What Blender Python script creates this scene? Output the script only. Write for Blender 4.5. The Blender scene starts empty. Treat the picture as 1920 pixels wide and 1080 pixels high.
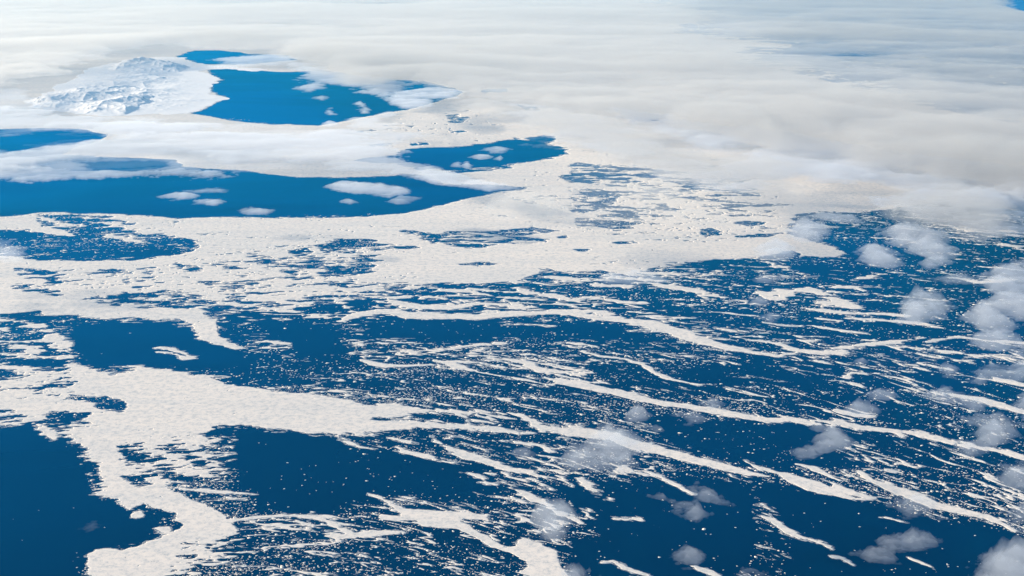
import bpy, math
import numpy as np
from mathutils import Vector

# ---------------------------------------------------------------- camera, sky, sun, exposure
scene = bpy.context.scene
COL = scene.collection
cam_data = bpy.data.cameras.new("camera")
cam_data.sensor_width = 36.0
cam_data.lens = 36.0 * 2638.0 / 1920.0
cam_data.clip_start, cam_data.clip_end = 1.0, 3.0e6
cam = bpy.data.objects.new("camera", cam_data)
cam.location = (0, 0, 10000.0)
cam.rotation_euler = (math.radians(90 - 15.1), 0, 0)
COL.objects.link(cam)
scene.camera = cam

SUN_ELEV, SUN_AZ = math.radians(17), math.radians(-76)      # azimuth clockwise from the view direction
world = bpy.data.worlds.new("World")
scene.world = world
world.use_nodes = True
wn = world.node_tree
sky_node = wn.nodes.new("ShaderNodeTexSky")
sky_node.sky_type = 'NISHITA'
sky_node.sun_disc = False
sky_node.sun_elevation = SUN_ELEV
sky_node.sun_rotation = SUN_AZ
sky_node.altitude = 0
sky_node.ozone_density = 1.6
bg = wn.nodes["Background"]
bg.inputs["Strength"].default_value = 0.135
wn.links.new(sky_node.outputs[0], bg.inputs[0])

sun_data = bpy.data.lights.new("sun", 'SUN')
sun_data.energy = 4.6
sun_data.angle = math.radians(0.5)
sun_data.color = (1.0, 0.84, 0.63)
sun = bpy.data.objects.new("sun", sun_data)
sdir = Vector((math.sin(SUN_AZ) * math.cos(SUN_ELEV), math.cos(SUN_AZ) * math.cos(SUN_ELEV), math.sin(SUN_ELEV)))
sun.rotation_euler = sdir.to_track_quat('Z', 'Y').to_euler()
COL.objects.link(sun)

scene.view_settings.view_transform = 'Standard'
scene.view_settings.look = 'None'
scene.view_settings.exposure = 0.78
scene.view_settings.gamma = 1.0
scene.view_settings.use_curve_mapping = False
scene.cycles.max_bounces = 8
scene.cycles.volume_bounces = 1
scene.cycles.transparent_max_bounces = 32
HAZE = True
# ---------------------------------------------------------------- geography
# The map of the strait is written down as outlines (photo pixels, 1920x1080) that are laid out on the sea
# plane (or on the cloud base) by at(); everything after that happens in metres on the ground.
ALT, FPX, PITCH = 10000.0, 2638.0, math.radians(15.1)
_cp, _sp = math.cos(PITCH), math.sin(PITCH)

def at(x, y, z=0.0):
    """ground point (metres) that lies under a picture point, on the level z"""
    rx, ry, rz = (x - 960.0), _cp * FPX + _sp * (540.0 - y), -_sp * FPX + _cp * (540.0 - y)
    t = (ALT - z) / -rz
    return rx * t, ry * t

def polar(x, y):
    """bearing and log-distance, in units of about one pixel: alike in all directions on the ground"""
    gx, gy = at(x, y)
    return np.arctan2(gx, gy) * FPX, np.log(np.hypot(gx, gy)) * FPX

def dip(y):
    return PITCH + np.arctan((np.asarray(y, float) - 540.0) / FPX)

def squash(y):
    d = dip(y)
    return np.sin(d) * np.cos(d)

def _hash(i, j, seed):
    h = (i.astype(np.int64) * 374761393 + j.astype(np.int64) * 668265263 + seed * 974634301) & 0xFFFFFFFF
    h = ((h ^ (h >> 13)) * 1274126177) & 0xFFFFFFFF
    h = ((h ^ (h >> 16)) * 2246822519) & 0xFFFFFFFF
    return ((h ^ (h >> 15)) & 0xFFFFFF).astype(np.float32) / np.float32(0xFFFFFF)

def noise(x, y, seed):
    xi, yi = np.floor(x), np.floor(y)
    fx, fy = (x - xi).astype(np.float32), (y - yi).astype(np.float32)
    fx, fy = fx * fx * (3 - 2 * fx), fy * fy * (3 - 2 * fy)
    a, b = _hash(xi, yi, seed), _hash(xi + 1, yi, seed)
    c, d = _hash(xi, yi + 1, seed), _hash(xi + 1, yi + 1, seed)
    return (a + (b - a) * fx) * (1 - fy) + (c + (d - c) * fx) * fy

def fbm(x, y, seed, waves, gain=0.6, stretch=1.0, turn=0.0):
    """sum of noises of the given wavelengths, -1..1; stretched along x, turned by an angle"""
    if turn:
        c, s = math.cos(turn), math.sin(turn)
        x, y = x * c - y * s, x * s + y * c
    out, amp, tot = 0.0, 1.0, 0.0
    for k, w in enumerate(waves):
        # rotate each octave so that the lattice does not show
        c, s = math.cos(0.7 * k + 0.4), math.sin(0.7 * k + 0.4)
        u, v = x / stretch, y
        n = noise((u * c - v * s) / w + 17.3 * k, (u * s + v * c) / w - 9.1 * k, seed + 31 * k)
        out = out + amp * (2 * n - 1)
        tot += amp
        amp *= gain
    return out / tot * 1.5

def pts(s):
    return [tuple(float(v) for v in p.split(',')) for p in s.split()]

class Grid:
    def __init__(self, x0, x1, dx, y0, y1, dy):
        self.xs, self.ys = np.arange(x0, x1 + dx * .5, dx), np.arange(y0, y1 + dy * .5, dy)
        self.X, self.Y = np.meshgrid(self.xs, self.ys)
        self.P, self.Q = polar(self.X, self.Y)
        self.dx, self.dy, self.shape = dx, dy, self.X.shape
    def box(self, p, m):
        x0, x1 = min(a[0] for a in p), max(a[0] for a in p)
        y0, y1 = min(a[1] for a in p), max(a[1] for a in p)
        i0, i1 = np.searchsorted(self.xs, (x0 - m, x1 + m))
        j0, j1 = np.searchsorted(self.ys, (y0 - m * .6, y1 + m * .6))
        return slice(max(0, j0 - 1), j1 + 1), slice(max(0, i0 - 1), i1 + 1)
    def poly(self, p, m=40):
        """signed distance to an outline, inside positive"""
        b = self.box(p, m)
        P, Q = self.P[b], self.Q[b]
        v = [polar(*a[:2]) for a in p]
        d = np.full(P.shape, 1e9)
        inside = np.zeros(P.shape, bool)
        for (ax, ay), (bx, by) in zip(v, v[1:] + v[:1]):
            ex, ey = bx - ax, by - ay
            t = np.clip(((P - ax) * ex + (Q - ay) * ey) / (ex * ex + ey * ey + 1e-9), 0, 1)
            d = np.minimum(d, (P - ax - t * ex) ** 2 + (Q - ay - t * ey) ** 2)
            c = (ay > Q) != (by > Q)
            if by != ay:
                inside ^= c & (P < ax + (Q - ay) / (by - ay) * ex)
        d = np.sqrt(d)
        return b, np.where(inside, d, -d)
    def stroke(self, p, m=40):
        """signed distance to a tapering band; the third number of a point is its height in pixels"""
        b = self.box(p, m)
        P, Q = self.P[b], self.Q[b]
        v = [polar(*a[:2]) + (.5 * (a[2] if len(a) > 2 else 5) / squash(a[1]) * .66,) for a in p]
        d = np.full(P.shape, -1e9)
        for (ax, ay, aw), (bx, by, bw) in zip(v, v[1:]):
            ex, ey = bx - ax, by - ay
            t = np.clip(((P - ax) * ex + (Q - ay) * ey) / (ex * ex + ey * ey + 1e-9), 0, 1)
            d = np.maximum(d, aw + (bw - aw) * t - np.hypot(P - ax - t * ex, Q - ay - t * ey))
        return b, d

def smooth(a, b, x):
    t = np.clip((x - a) / (b - a), 0, 1)
    return t * t * (3 - 2 * t)

# P ice outline, W open water cut out of it, S a tapering band of ice (x,y,height); name, label, edge raggedness
ICE = [
 ('P', 'ice_field', 'wide white ice field with dark holes crossing the middle below the blue inlets', 7,
  '-400,-60 2400,-60 2400,345 2000,350 1880,366 1800,372 1720,382 1650,394 1600,399 1535,396 1490,402 1478,425 1482,440 1520,452 1585,470 1592,476 1550,482 1500,480 1486,468 1440,478 1400,485 1340,488 1290,494 1230,500 1200,506 1180,512 1130,507 1080,510 1020,508 1000,518 960,528 900,534 850,530 800,531 760,533 700,530 660,524 640,526 600,533 640,541 642,548 590,551 545,560 500,560 470,556 440,553 400,560 360,548 330,565 290,578 240,575 180,570 120,563 60,560 20,575 -60,590 -400,600'),
 # lakes and leads
 ('W', '', '', 45, '1180,-58 2390,-58 2390,215 1900,225 1760,205 1640,165 1500,130 1380,112 1460,80 1300,60 1340,20 1200,0'),  # water added under the deck: thin cloud over it reads as blue-grey shading
 ('W', '', '', 3, '333,107 362,95 410,94 470,101 540,104 552,112 500,118 440,122 380,121 350,113'),
 ('W', '', '', 3, '384,132 430,128 520,131 600,132 650,138 700,150 790,150 870,172 858,181 800,196 760,207 700,217 640,229 600,236 570,235 545,233 510,234 470,230 430,226 400,219 352,213 372,209 392,200 408,191 424,185 408,178 398,170 396,158 414,150 399,141'),
 ('S', 'shore_ice', 'thin bright sliver of ice on the far side of the upper blue lake', 2, '495,132,2 540,133,7 590,131,5 610,128,2'),
 ('S', 'shore_ice', 'small pale sliver of ice at the right end of the upper blue lake', 1, '742,150,2 765,149,3 790,152,1'),
 ('W', '', '', 4, '-300,250 -60,244 80,240 150,242 205,252 190,264 150,274 120,288 180,294 260,296 330,300 345,312 400,316 430,319 330,330 100,345 -300,345'),
 ('W', '', '', 4, '-300,318 0,312 120,310 260,302 320,300 330,318 430,318 470,321 500,326 560,332 640,333 720,331 760,326 800,330 830,345 870,345 920,347 960,348 990,351 975,358 930,362 880,372 850,380 800,393 760,400 700,405 640,408 560,409 480,409 400,407 340,409 250,404 200,401 160,402 120,399 75,399 40,404 0,408 -300,415'),
 ('W', '', '', 5, '746,291 750,284 765,280 800,278 850,277 885,272 920,267 948,264 965,259 985,262 1000,256 1020,253 1046,256 1040,264 1022,269 1040,272 1058,278 1060,287 1045,294 1010,301 980,305 950,309 956,315 930,318 890,320 855,322 830,320 812,315 790,319 770,314 740,306 700,304 668,301 690,297'),
 ('W', '', '', 8, '-300,428 0,430 55,428 72,407 90,402 150,403 190,406 236,412 244,424 252,436 300,440 340,443 368,450 374,460 362,472 340,478 300,483 250,491 200,488 160,491 120,489 60,489 20,480 -60,475 -300,475'),
 ('S', '', '', 8, '70,406,5 95,412,8 130,422,6'), ('S', '', '', 8, '62,424,6 85,430,9 115,438,10 138,442,4'), ('S', '', '', 8, '-60,415,12 10,412,16 50,413,14 62,425,8'),
 ('S', '', '', 6, '180,415,4 215,420,5 245,428,3'), ('S', '', '', 6, '200,440,3 240,450,4 270,455,2'),
 # holes in the field
 ('W', '', '', 5, '1110,412 1130,402 1165,396 1185,400 1212,414 1200,421 1175,429 1150,431 1125,428'),
 ('W', '', '', 6, '1070,395 1100,382 1140,370 1158,362 1165,368 1155,380 1120,392 1100,400 1078,401'),
 ('W', '', '', 5, '760,432 800,437 850,434 900,434 950,430 1000,426 1045,428 1050,433 1010,438 985,443 1030,448 1022,455 980,456 930,458 900,464 880,466 840,458 810,456 790,444'),
 ('W', '', '', 5, '592,460 640,450 680,452 720,458 780,462 790,467 720,467 660,468 610,474'), ('W', '', '', 4, '620,470 660,470 700,476 650,476'),
 ('W', '', '', 3, '866,495 900,491 938,495 900,499'), ('W', '', '', 3, '1080,468 1105,467 1100,472 1084,472'), ('W', '', '', 3, '1150,454 1190,452 1200,457 1160,458'),
 ('W', '', '', 5, '590,512 640,503 690,500 700,508 660,516 610,520'), ('W', '', '', 5, '540,470 575,465 590,475 560,482 545,478'),
 ('W', '', '', 4, '1315,430 1335,427 1358,434 1360,443 1330,444 1310,438'), ('W', '', '', 4, '1370,441 1420,438 1470,438 1440,446 1380,446'),
 ('W', '', '', 4, '1376,418 1400,412 1440,412 1445,418 1410,424'), ('W', '', '', 4, '1405,430 1440,425 1470,428 1430,434'), ('W', '', '', 4, '1420,396 1450,394 1448,400 1425,400'),
 ('W', '', '', 3, '1358,384 1400,384 1460,382 1510,384 1450,388 1390,389 1370,389'), ('W', '', '', 3, '1365,404 1410,402 1408,406 1375,407'), ('W', '', '', 3, '1322,400 1355,400 1352,403 1325,403'),
 ('W', '', '', 3, '1050,329 1080,328 1092,332 1060,334'), ('W', '', '', 3, '1130,334 1180,332 1205,336 1160,339'), ('W', '', '', 3, '1145,340 1180,339 1175,344 1150,344'),
 ('W', '', '', 3, '930,346 990,350 985,357 940,356'), ('W', '', '', 3, '1225,383 1250,381 1255,388 1235,391'), ('W', '', '', 3, '1040,444 1062,441 1070,446 1048,448'), ('W', '', '', 3, '1090,362 1150,356 1160,360 1110,367'),
 ('W', '', '', 3, '1218,224 1238,221 1240,226 1222,228'), ('W', '', '', 3, '970,196 985,200 1010,201 1010,207 985,206'), ('W', '', '', 3, '900,168 950,166 955,172 905,176'),
  ('W', '', '', 4, '830,216 860,213 880,222 870,232 840,228'), ('W', '', '', 3, '840,247 870,244 880,247 850,250'), ('W', '', '', 3, '690,272 720,269 740,270 700,275'), ('W', '', '', 3, '770,270 800,267 805,271 775,273'),
 # dark patches of the left part
 ('W', '', '', 6, '28,503 60,502 115,512 118,517 70,514 40,509'), ('W', '', '', 6, '84,520 110,519 118,532 95,534 84,528'), ('W', '', '', 6, '22,530 40,530 80,538 118,548 124,556 80,557 45,546 24,545'),
 ('W', '', '', 6, '185,505 230,503 262,508 255,515 200,514'), ('W', '', '', 6, '260,504 290,502 300,515 285,525 265,520'), ('W', '', '', 6, '330,495 370,498 385,508 350,512'), ('W', '', '', 6, '365,526 400,526 440,532 470,540 440,547 410,545 390,538'), ('W', '', '', 6, '400,495 440,496 460,504 420,505'),
 ('W', '', '', 7, '205,553 230,546 275,548 300,540 340,542 352,552 395,560 392,575 350,582 300,580 255,570 180,570 172,562 210,562'), ('W', '', '', 6, '240,536 268,536 280,545 250,547'),
 # lower left band with the hooked tail
 ('P', 'ice_band', 'curved white ice band at the left ending in a hooked tail over dark water', 5,
  '-300,570 15,566 60,552 105,556 150,562 200,570 260,578 330,578 375,577 390,588 408,600 410,615 408,628 425,640 470,654 440,656 405,648 375,634 370,622 352,604 335,599 290,600 230,599 190,600 140,592 82,592 76,582 20,588 -300,590'),
 ('S', 'ice_band', 'ragged thin ice trail bending down the left edge of the dark basin', 7, '-80,600,12 20,602,10 70,610,12 105,632,12 122,650,12 130,680,12 150,698,12'),
 ('S', '', '', 7, '-60,615,14 0,620,16 20,628,6'), ('S', '', '', 7, '30,650,6 55,655,12 70,662,5'), ('S', '', '', 7, '20,665,5 55,668,8 110,672,4'), ('S', '', '', 8, '-60,690,8 10,682,6 60,700,8 120,712,8'),
 ('S', '', '', 7, '-80,720,20 0,722,10 25,726,8'),
 # the great fan
 ('P', 'ice_sheet', 'largest white ice tongue at the lower left spreading like a fan to the right', 6,
  '115,690 150,690 200,706 272,700 258,690 330,695 395,711 430,722 500,730 560,738 610,742 650,750 690,760 740,757 790,763 850,768 905,774 880,778 820,772 780,776 740,782 700,781 690,788 740,792 800,795 860,800 905,800 850,803 800,805 700,812 620,813 560,812 500,803 460,798 412,796 396,810 380,815 406,824 372,832 382,850 420,880 432,891 410,886 378,862 352,842 320,838 330,850 360,868 400,885 416,900 380,900 350,895 320,880 296,866 300,890 320,912 345,930 392,946 420,962 440,985 446,1000 422,1020 395,1042 350,1062 312,1078 300,1100 190,1120 172,1085 164,1062 163,1045 180,1031 205,1028 228,1034 262,1024 285,1012 330,1000 345,985 330,970 332,962 310,958 285,948 272,940 245,952 225,942 200,934 184,927 190,915 190,897 184,880 172,858 160,848 145,832 143,818 128,801 148,797 205,790 180,776 130,775 80,772 -60,770 -300,775 -300,735 0,738 20,728 60,737 110,745 160,756 168,745 128,722'),
 ('P', '', '', 7, '-300,735 0,738 22,729 60,737 112,744 160,756 215,770 200,790 140,800 90,795 75,800 40,796 0,797 -300,800'),
 ('S', '', '', 5, '82,795,4 90,812,7 105,825,2'),
 ('W', '', '', 7, '88,724 130,732 180,742 205,743 232,752 240,766 228,774 195,770 165,758 120,748 95,735'),
 ('W', '', '', 7, '82,778 110,770 140,774 175,786 185,800 140,800 125,806 85,798'), ('W', '', '', 6, '235,846 262,845 275,855 255,862 240,858'), ('W', '', '', 6, '232,893 262,896 282,908 265,909 240,902'),
 ('S', 'ice_band', 'short pale ice finger reaching right from the stem of the great fan', 4, '330,915,4 350,917,10 395,921,9 440,924,6 482,927,3'),
 ('S', 'ice_band', 'arched ice band leaving the stem of the great fan towards the bottom middle', 5, '400,985,16 440,975,14 490,969,10 540,967,9 590,970,10 615,978,11 640,992,12 665,1003,14 700,1005,12 735,998,8 765,995,4'),
 ('P', 'ice_floe', 'small oval ice floe alone in the dark bay, the upper of two', 2, '244,966 252,961 262,959 272,964 268,970 255,972 247,970'),
 ('P', 'ice_floe', 'small wedge of an ice floe in the dark bay, the lower of two', 2, '288,990 300,988 318,987 321,993 314,1000 304,996'),
 # bands of the middle and the right
 ('S', '', '', 5, '680,798,26 740,797,22 800,798,18 870,800,14 930,806,16 975,812,12 1020,810,6'),
 ('S', '', '', 4, '866,779,4 890,788,7 925,794,3'),
 ('S', 'ice_band', 'longest white ice stripe running from the fan down to the lower right', 4, '952,774,3 975,778,6 1000,788,7 1010,798,14 1050,807,22 1100,813,26 1150,820,25 1200,836,25 1250,848,22 1300,862,20 1360,876,18 1400,888,13 1440,893,5'),
 ('S', '', '', 4, '1470,890,8 1495,901,20 1525,912,26 1555,922,18 1585,931,12 1605,936,6 1640,934,4'), ('S', '', '', 4, '1568,913,10 1590,922,14 1618,930,9 1640,933,4'),
 ('S', 'ice_band', 'short crooked ice strip above the gap in the long lower stripe', 3, '1495,870,5 1525,877,9 1545,888,8 1575,901,3'), ('S', '', '', 4, '1397,865,4 1420,876,7 1455,886,5 1480,889,3'),
 ('S', 'ice_band', 'tapering white ice stripe nearest the lower right corner', 4, '1612,884,4 1632,899,8 1670,914,14 1715,930,18 1750,947,17 1800,957,15 1850,969,11 1880,982,6 1902,996,3'),
 ('S', 'ice_band', 'slender ice stripe above the longest one crossing the right half', 4, '1045,717,4 1075,722,10 1110,726,12 1150,735,12 1200,747,14 1250,758,13 1290,762,13 1340,770,15 1400,782,14 1440,788,12 1480,786,10 1520,794,8 1560,798,5'),
 ('S', 'ice_band', 'broken ice stripe going on to the right edge under small clouds', 6, '1540,790,5 1590,795,9 1640,805,9 1690,809,12 1740,817,12 1790,829,10 1840,840,6 1880,846,10 1920,858,12 1980,872,10 2100,900,10'),
 ('S', '', '', 5, '1790,742,6 1840,748,10 1880,760,12 1930,775,12 2050,800,12'), ('S', '', '', 6, '1570,770,3 1610,780,6 1650,780,5 1690,788,2'), ('S', '', '', 6, '1870,710,6 1920,722,10 2000,735,12'),
 ('S', 'ice_band', 'wavy white ice stripe across the centre right of the dark water', 4, '640,602,5 680,588,8 720,584,10 770,592,15 830,594,16 900,593,15 960,590,12 1020,587,9 1080,590,9 1120,597,7 1160,600,8'),
 ('S', '', '', 4, '915,583,3 960,586,7 1020,588,9 1080,583,10 1120,581,9 1145,590,10 1165,600,14 1210,606,18 1250,615,20 1290,632,18 1340,645,14 1380,655,12 1430,664,10 1455,668,8 1492,662,5'),
 ('S', '', '', 4, '1475,653,6 1500,658,8 1540,661,11 1578,663,6'), ('S', '', '', 4, '1400,637,3 1440,641,5 1470,648,7 1485,655,8'), ('S', 'ice_band', 'faint ice streak climbing to the right beyond the wavy stripe', 6, '1560,655,3 1610,648,8 1660,643,7 1700,638,4 1730,634,3'),
 ('S', 'ice_band', 'short bright curved ice stripe under the wide field right of centre', 4, '1230,534,3 1265,540,9 1305,546,11 1330,556,14 1365,563,12 1396,563,5'), ('S', 'ice_band', 'small hooked ice strip beside the short curved stripe', 4, '1400,552,4 1425,549,6 1445,558,7 1465,560,4 1480,552,3'),
 ('S', 'ice_band', 'ragged ice strip stepping down towards the grey puffs on the right', 5, '1452,550,4 1490,545,8 1520,541,8 1545,553,7 1570,563,10 1600,575,9 1620,580,4'), ('S', '', '', 5, '1505,577,4 1550,584,7 1600,587,8 1650,589,8 1700,592,5'), ('S', '', '', 5, '1590,597,3 1650,600,5 1735,608,3'), ('S', '', '', 5, '1535,567,5 1575,570,9 1610,578,7'),
 ('S', '', '', 5, '1430,604,3 1470,611,4 1500,612,2'), ('S', '', '', 5, '1530,613,3 1580,620,7 1625,625,2'), ('S', '', '', 5, '1340,615,3 1370,620,5 1395,626,2'),
 ('S', 'ice_band', 'pair of thin ice strips just under the lower edge of the wide field', 4, '795,539,4 840,543,7 885,548,8 925,556,6 965,559,3'), ('S', '', '', 5, '640,546,6 670,547,11 690,552,7 702,556,3'), ('S', '', '', 5, '715,545,4 745,551,9 770,556,4'),
 ('S', 'ice_band', 'looped ice strip weaving between small dark pools below the wide field', 4, '728,561,5 748,569,9 775,573,7 810,576,7 840,577,9 868,573,8 900,568,6 935,570,8 975,577,7 1005,574,3'), ('S', '', '', 4, '780,554,3 810,556,5 835,562,6 845,570,6'), ('S', '', '', 5, '945,562,5 970,572,6 985,576,4'),
 ('S', 'ice_band', 'thin slanting ice strip left of the short bright curved stripe', 4, '968,540,5 990,549,8 1030,553,7 1065,562,9 1110,570,3'), ('S', '', '', 5, '1040,519,3 1090,528,8 1140,536,9 1180,540,5'), ('S', '', '', 5, '1140,562,3 1165,567,6 1205,568,4'),
 ('S', '', '', 5, '880,542,3 920,545,3 960,548,2'), ('S', '', '', 5, '430,570,3 490,578,3 560,586,4 615,597,2'), ('S', '', '', 5, '470,560,4 530,566,4 580,570,3'), ('S', '', '', 5, '640,565,6 648,575,4 660,583,3'),
 ('S', 'ice_band', 'lone leaf shaped ice strip in dark water left of centre', 3, '678,675,3 700,682,9 725,686,10 760,686,6 812,684,2'),
 ('S', 'ice_band', 'forked ice strip in the dark water at the centre', 5, '815,676,4 840,679,10 860,688,10 888,695,4'), ('S', '', '', 5, '845,678,6 900,680,5 940,688,4'), ('S', '', '', 5, '905,672,4 950,674,9 985,680,11 1000,690,10 1025,697,9 1060,698,6 1092,696,3'), ('S', '', '', 5, '1020,707,3 1060,717,5 1100,716,3'),
 ('S', '', '', 6, '745,655,3 790,657,4 830,655,4 880,649,4 950,645,3'), ('S', 'ice_band', 'thin beaded ice line above the slender right hand stripe', 4, '1093,660,4 1125,667,6 1175,674,5 1205,682,6 1225,698,5 1255,710,8 1312,722,3'),
 ('S', '', '', 6, '1040,643,2 1090,645,4 1120,650,2'), ('S', '', '', 5, '955,607,2 1010,610,4 1040,612,2'), ('S', '', '', 6, '300,652,3 340,660,5 360,670,2'), ('S', '', '', 6, '300,660,3 330,664,4 350,672,3'), ('S', '', '', 6, '470,645,2 500,640,4 540,645,2'),
 ('S', 'ice_band', 'slanting ice strip starting under the right end of the fan', 4, '803,814,3 822,830,8 850,843,12 880,855,13 920,866,11 950,878,12 985,884,8 1008,893,3'), ('S', 'ice_band', 'short slanting ice strip left of the longer one under the fan', 4, '745,838,4 765,848,9 800,857,8 848,869,3'),
 ('S', '', '', 4, '882,884,4 905,896,8 915,908,8 940,908,5 970,909,3'), ('S', 'ice_band', 'thin short ice line just below the middle of the fan', 3, '628,816,3 650,825,6 675,838,5 702,843,2'),
 ('S', 'ice_band', 'slanting ice strip running down into a grey cloud at the bottom middle', 5, '952,913,4 975,921,9 1000,933,12 1030,950,14 1055,965,12 1090,982,8'), ('S', '', '', 4, '940,826,5 980,830,10 1015,836,9 1035,848,4'), ('S', '', '', 5, '735,822,3 760,828,6 778,832,3'),
 ('P', 'ice_sheet', 'thick S shaped ice band at the bottom middle forking at its upper end', 4,
  '692,927 715,933 735,944 760,955 800,958 840,958 885,961 912,966 916,977 895,974 870,972 862,978 880,985 900,1000 915,1004 930,1016 950,1027 965,1024 972,1012 985,1008 1010,1018 1045,1035 1046,1055 1055,1075 1062,1095 1040,1110 990,1110 1000,1080 985,1052 950,1035 925,1026 900,1016 885,1003 860,993 820,988 795,986 780,976 745,975 712,974 716,965 752,967 752,960 728,944'),
 ('P', '', '', 7, '630,1003 680,994 760,994 765,999 710,1006 640,1013'),
 ('S', 'ice_band', 'thin crooked ice line ending in a tail in the dark lower right water', 3, '1175,883,3 1210,883,6 1235,892,6 1260,905,7 1280,915,7 1300,928,3'),
 ('S', '', '', 4, '1090,898,4 1105,915,6 1130,927,6 1145,935,3'), ('S', '', '', 4, '1150,974,3 1180,974,5 1200,973,3'),
 ('S', '', '', 4, '1432,968,4 1450,975,7 1465,987,6 1490,1003,9 1525,1014,8 1545,1020,5 1560,1030,3'), ('S', '', '', 4, '1560,1043,3 1580,1047,5 1600,1060,3'),
 ('S', '', '', 5, '1130,1055,5 1150,1052,8 1170,1065,9 1210,1078,7 1260,1100,6'), ('S', '', '', 5, '1300,1062,5 1330,1072,8 1360,1090,6'), ('S', '', '', 4, '1640,970,3 1670,972,5 1690,980,3'),
 ('S', '', '', 5, '1710,1048,4 1740,1060,5 1760,1072,2'), ('S', '', '', 5, '1400,490,3 1440,492,4 1470,500,2'), ('S', '', '', 5, '1600,525,4 1640,516,7 1660,514,3'), ('S', '', '', 5, '1560,540,3 1600,538,5 1620,545,2'),
 ('S', '', '', 6, '1780,520,3 1840,530,6 1900,524,4'), ('S', '', '', 6, '1740,640,3 1800,632,6 1860,640,5 1960,646,6'),
]
# areas of broken ice: how ragged
BROKEN = [
 (26, '230,790 330,800 400,810 440,890 420,905 330,890 290,900 230,880 210,830'),
 (24, '330,1010 440,1000 520,975 640,1000 760,1010 880,1015 990,1070 980,1110 300,1110 310,1075'),
 (20, '-200,600 60,600 130,640 150,720 210,770 120,800 -200,790'),
 (16, '30,500 330,490 460,540 420,580 120,570 20,560'),
 (14, '420,540 650,520 900,535 1240,500 1500,480 1560,560 1250,600 900,590 600,600 430,600'),
 (12, '1060,300 1400,330 1480,400 1480,450 1300,460 1080,440 1050,350'),
 (10, '380,470 700,445 760,480 600,540 380,560 330,500'),
]
# how thickly small floes drift on open water
DENSITY = [
 (.0015, '-300,800 60,800 110,800 150,840 190,930 320,965 280,1020 150,1040 160,1110 -300,1110'),
 (.0, '-300,235 210,235 330,300 600,330 780,320 1000,350 800,400 400,412 -300,412'),
 (.0, '330,90 880,130 870,185 600,240 340,215'), (.0, '660,290 960,250 1070,260 1060,300 820,325 670,305'),
 (.02, '140,605 330,600 370,625 460,660 480,690 300,690 160,690 120,640'), (.015, '430,800 620,815 860,870 900,930 700,930 600,965 480,960 450,900'),
 (.45, '330,1010 440,1000 520,975 700,1010 880,1015 990,1070 980,1110 300,1110 310,1075'),
 (.5, '700,525 1240,500 1500,480 1620,600 1250,600 900,590 640,590'), (.26, '1480,400 1960,380 2000,720 1720,690 1640,600 1500,500'),
 (.35, '430,560 640,560 640,740 760,760 1060,790 1000,700 1100,640 1500,670 1560,640 1420,610 1000,600 640,600'),
 (.3, '1100,670 1560,670 1700,640 1920,660 1920,830 1640,790 1200,740'), (.03, '1200,780 1640,810 1640,880 1440,880 1240,830'), (.03, '1060,900 1400,900 1440,1000 1380,1090 1060,1090'), (.03, '1420,900 1700,960 1900,1000 2000,1100 1500,1100'),
 (.35, '1560,830 1920,850 1960,960 1880,950 1640,880'), (.4, '420,560 640,560 700,640 500,650 420,620'), (.03, '660,600 1140,605 1300,650 1080,640 700,640'), (.02, '470,605 640,605 660,660 560,670'), (.06, '1130,690 1500,680 1560,720 1250,740'), (.02, '640,870 900,870 940,920 700,930'), 
 (.45, '640,745 960,760 1040,800 900,790 640,750'), (.3, '940,820 1080,830 1060,900 960,880'), (.45, '950,960 1110,960 1110,1010 980,1000'),
 (.5, '70,402 240,410 260,440 340,445 360,470 250,460 120,440'), (.12, '0,440 120,445 300,470 250,492 0,480'), (.5, '800,430 1040,428 1020,455 830,458'), (.4, '1080,365 1215,365 1215,432 1090,430'),
]
# where thin leads cross the fields: how many
LEADS = [
 (.55, '-200,400 300,400 700,405 1000,350 1100,300 1300,300 1500,380 1480,470 1240,500 960,530 640,530 400,560 100,560 -200,500'),
 (.9, '1000,290 1250,270 1480,340 1480,440 1300,460 1060,430 960,380'), (.5, '640,230 860,180 1000,215 1050,300 900,330 700,300'),
 (.25, '-200,580 420,590 420,640 200,700 900,770 860,800 400,800 420,1080 170,1080 200,940 130,800 -200,780'),
]
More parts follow.
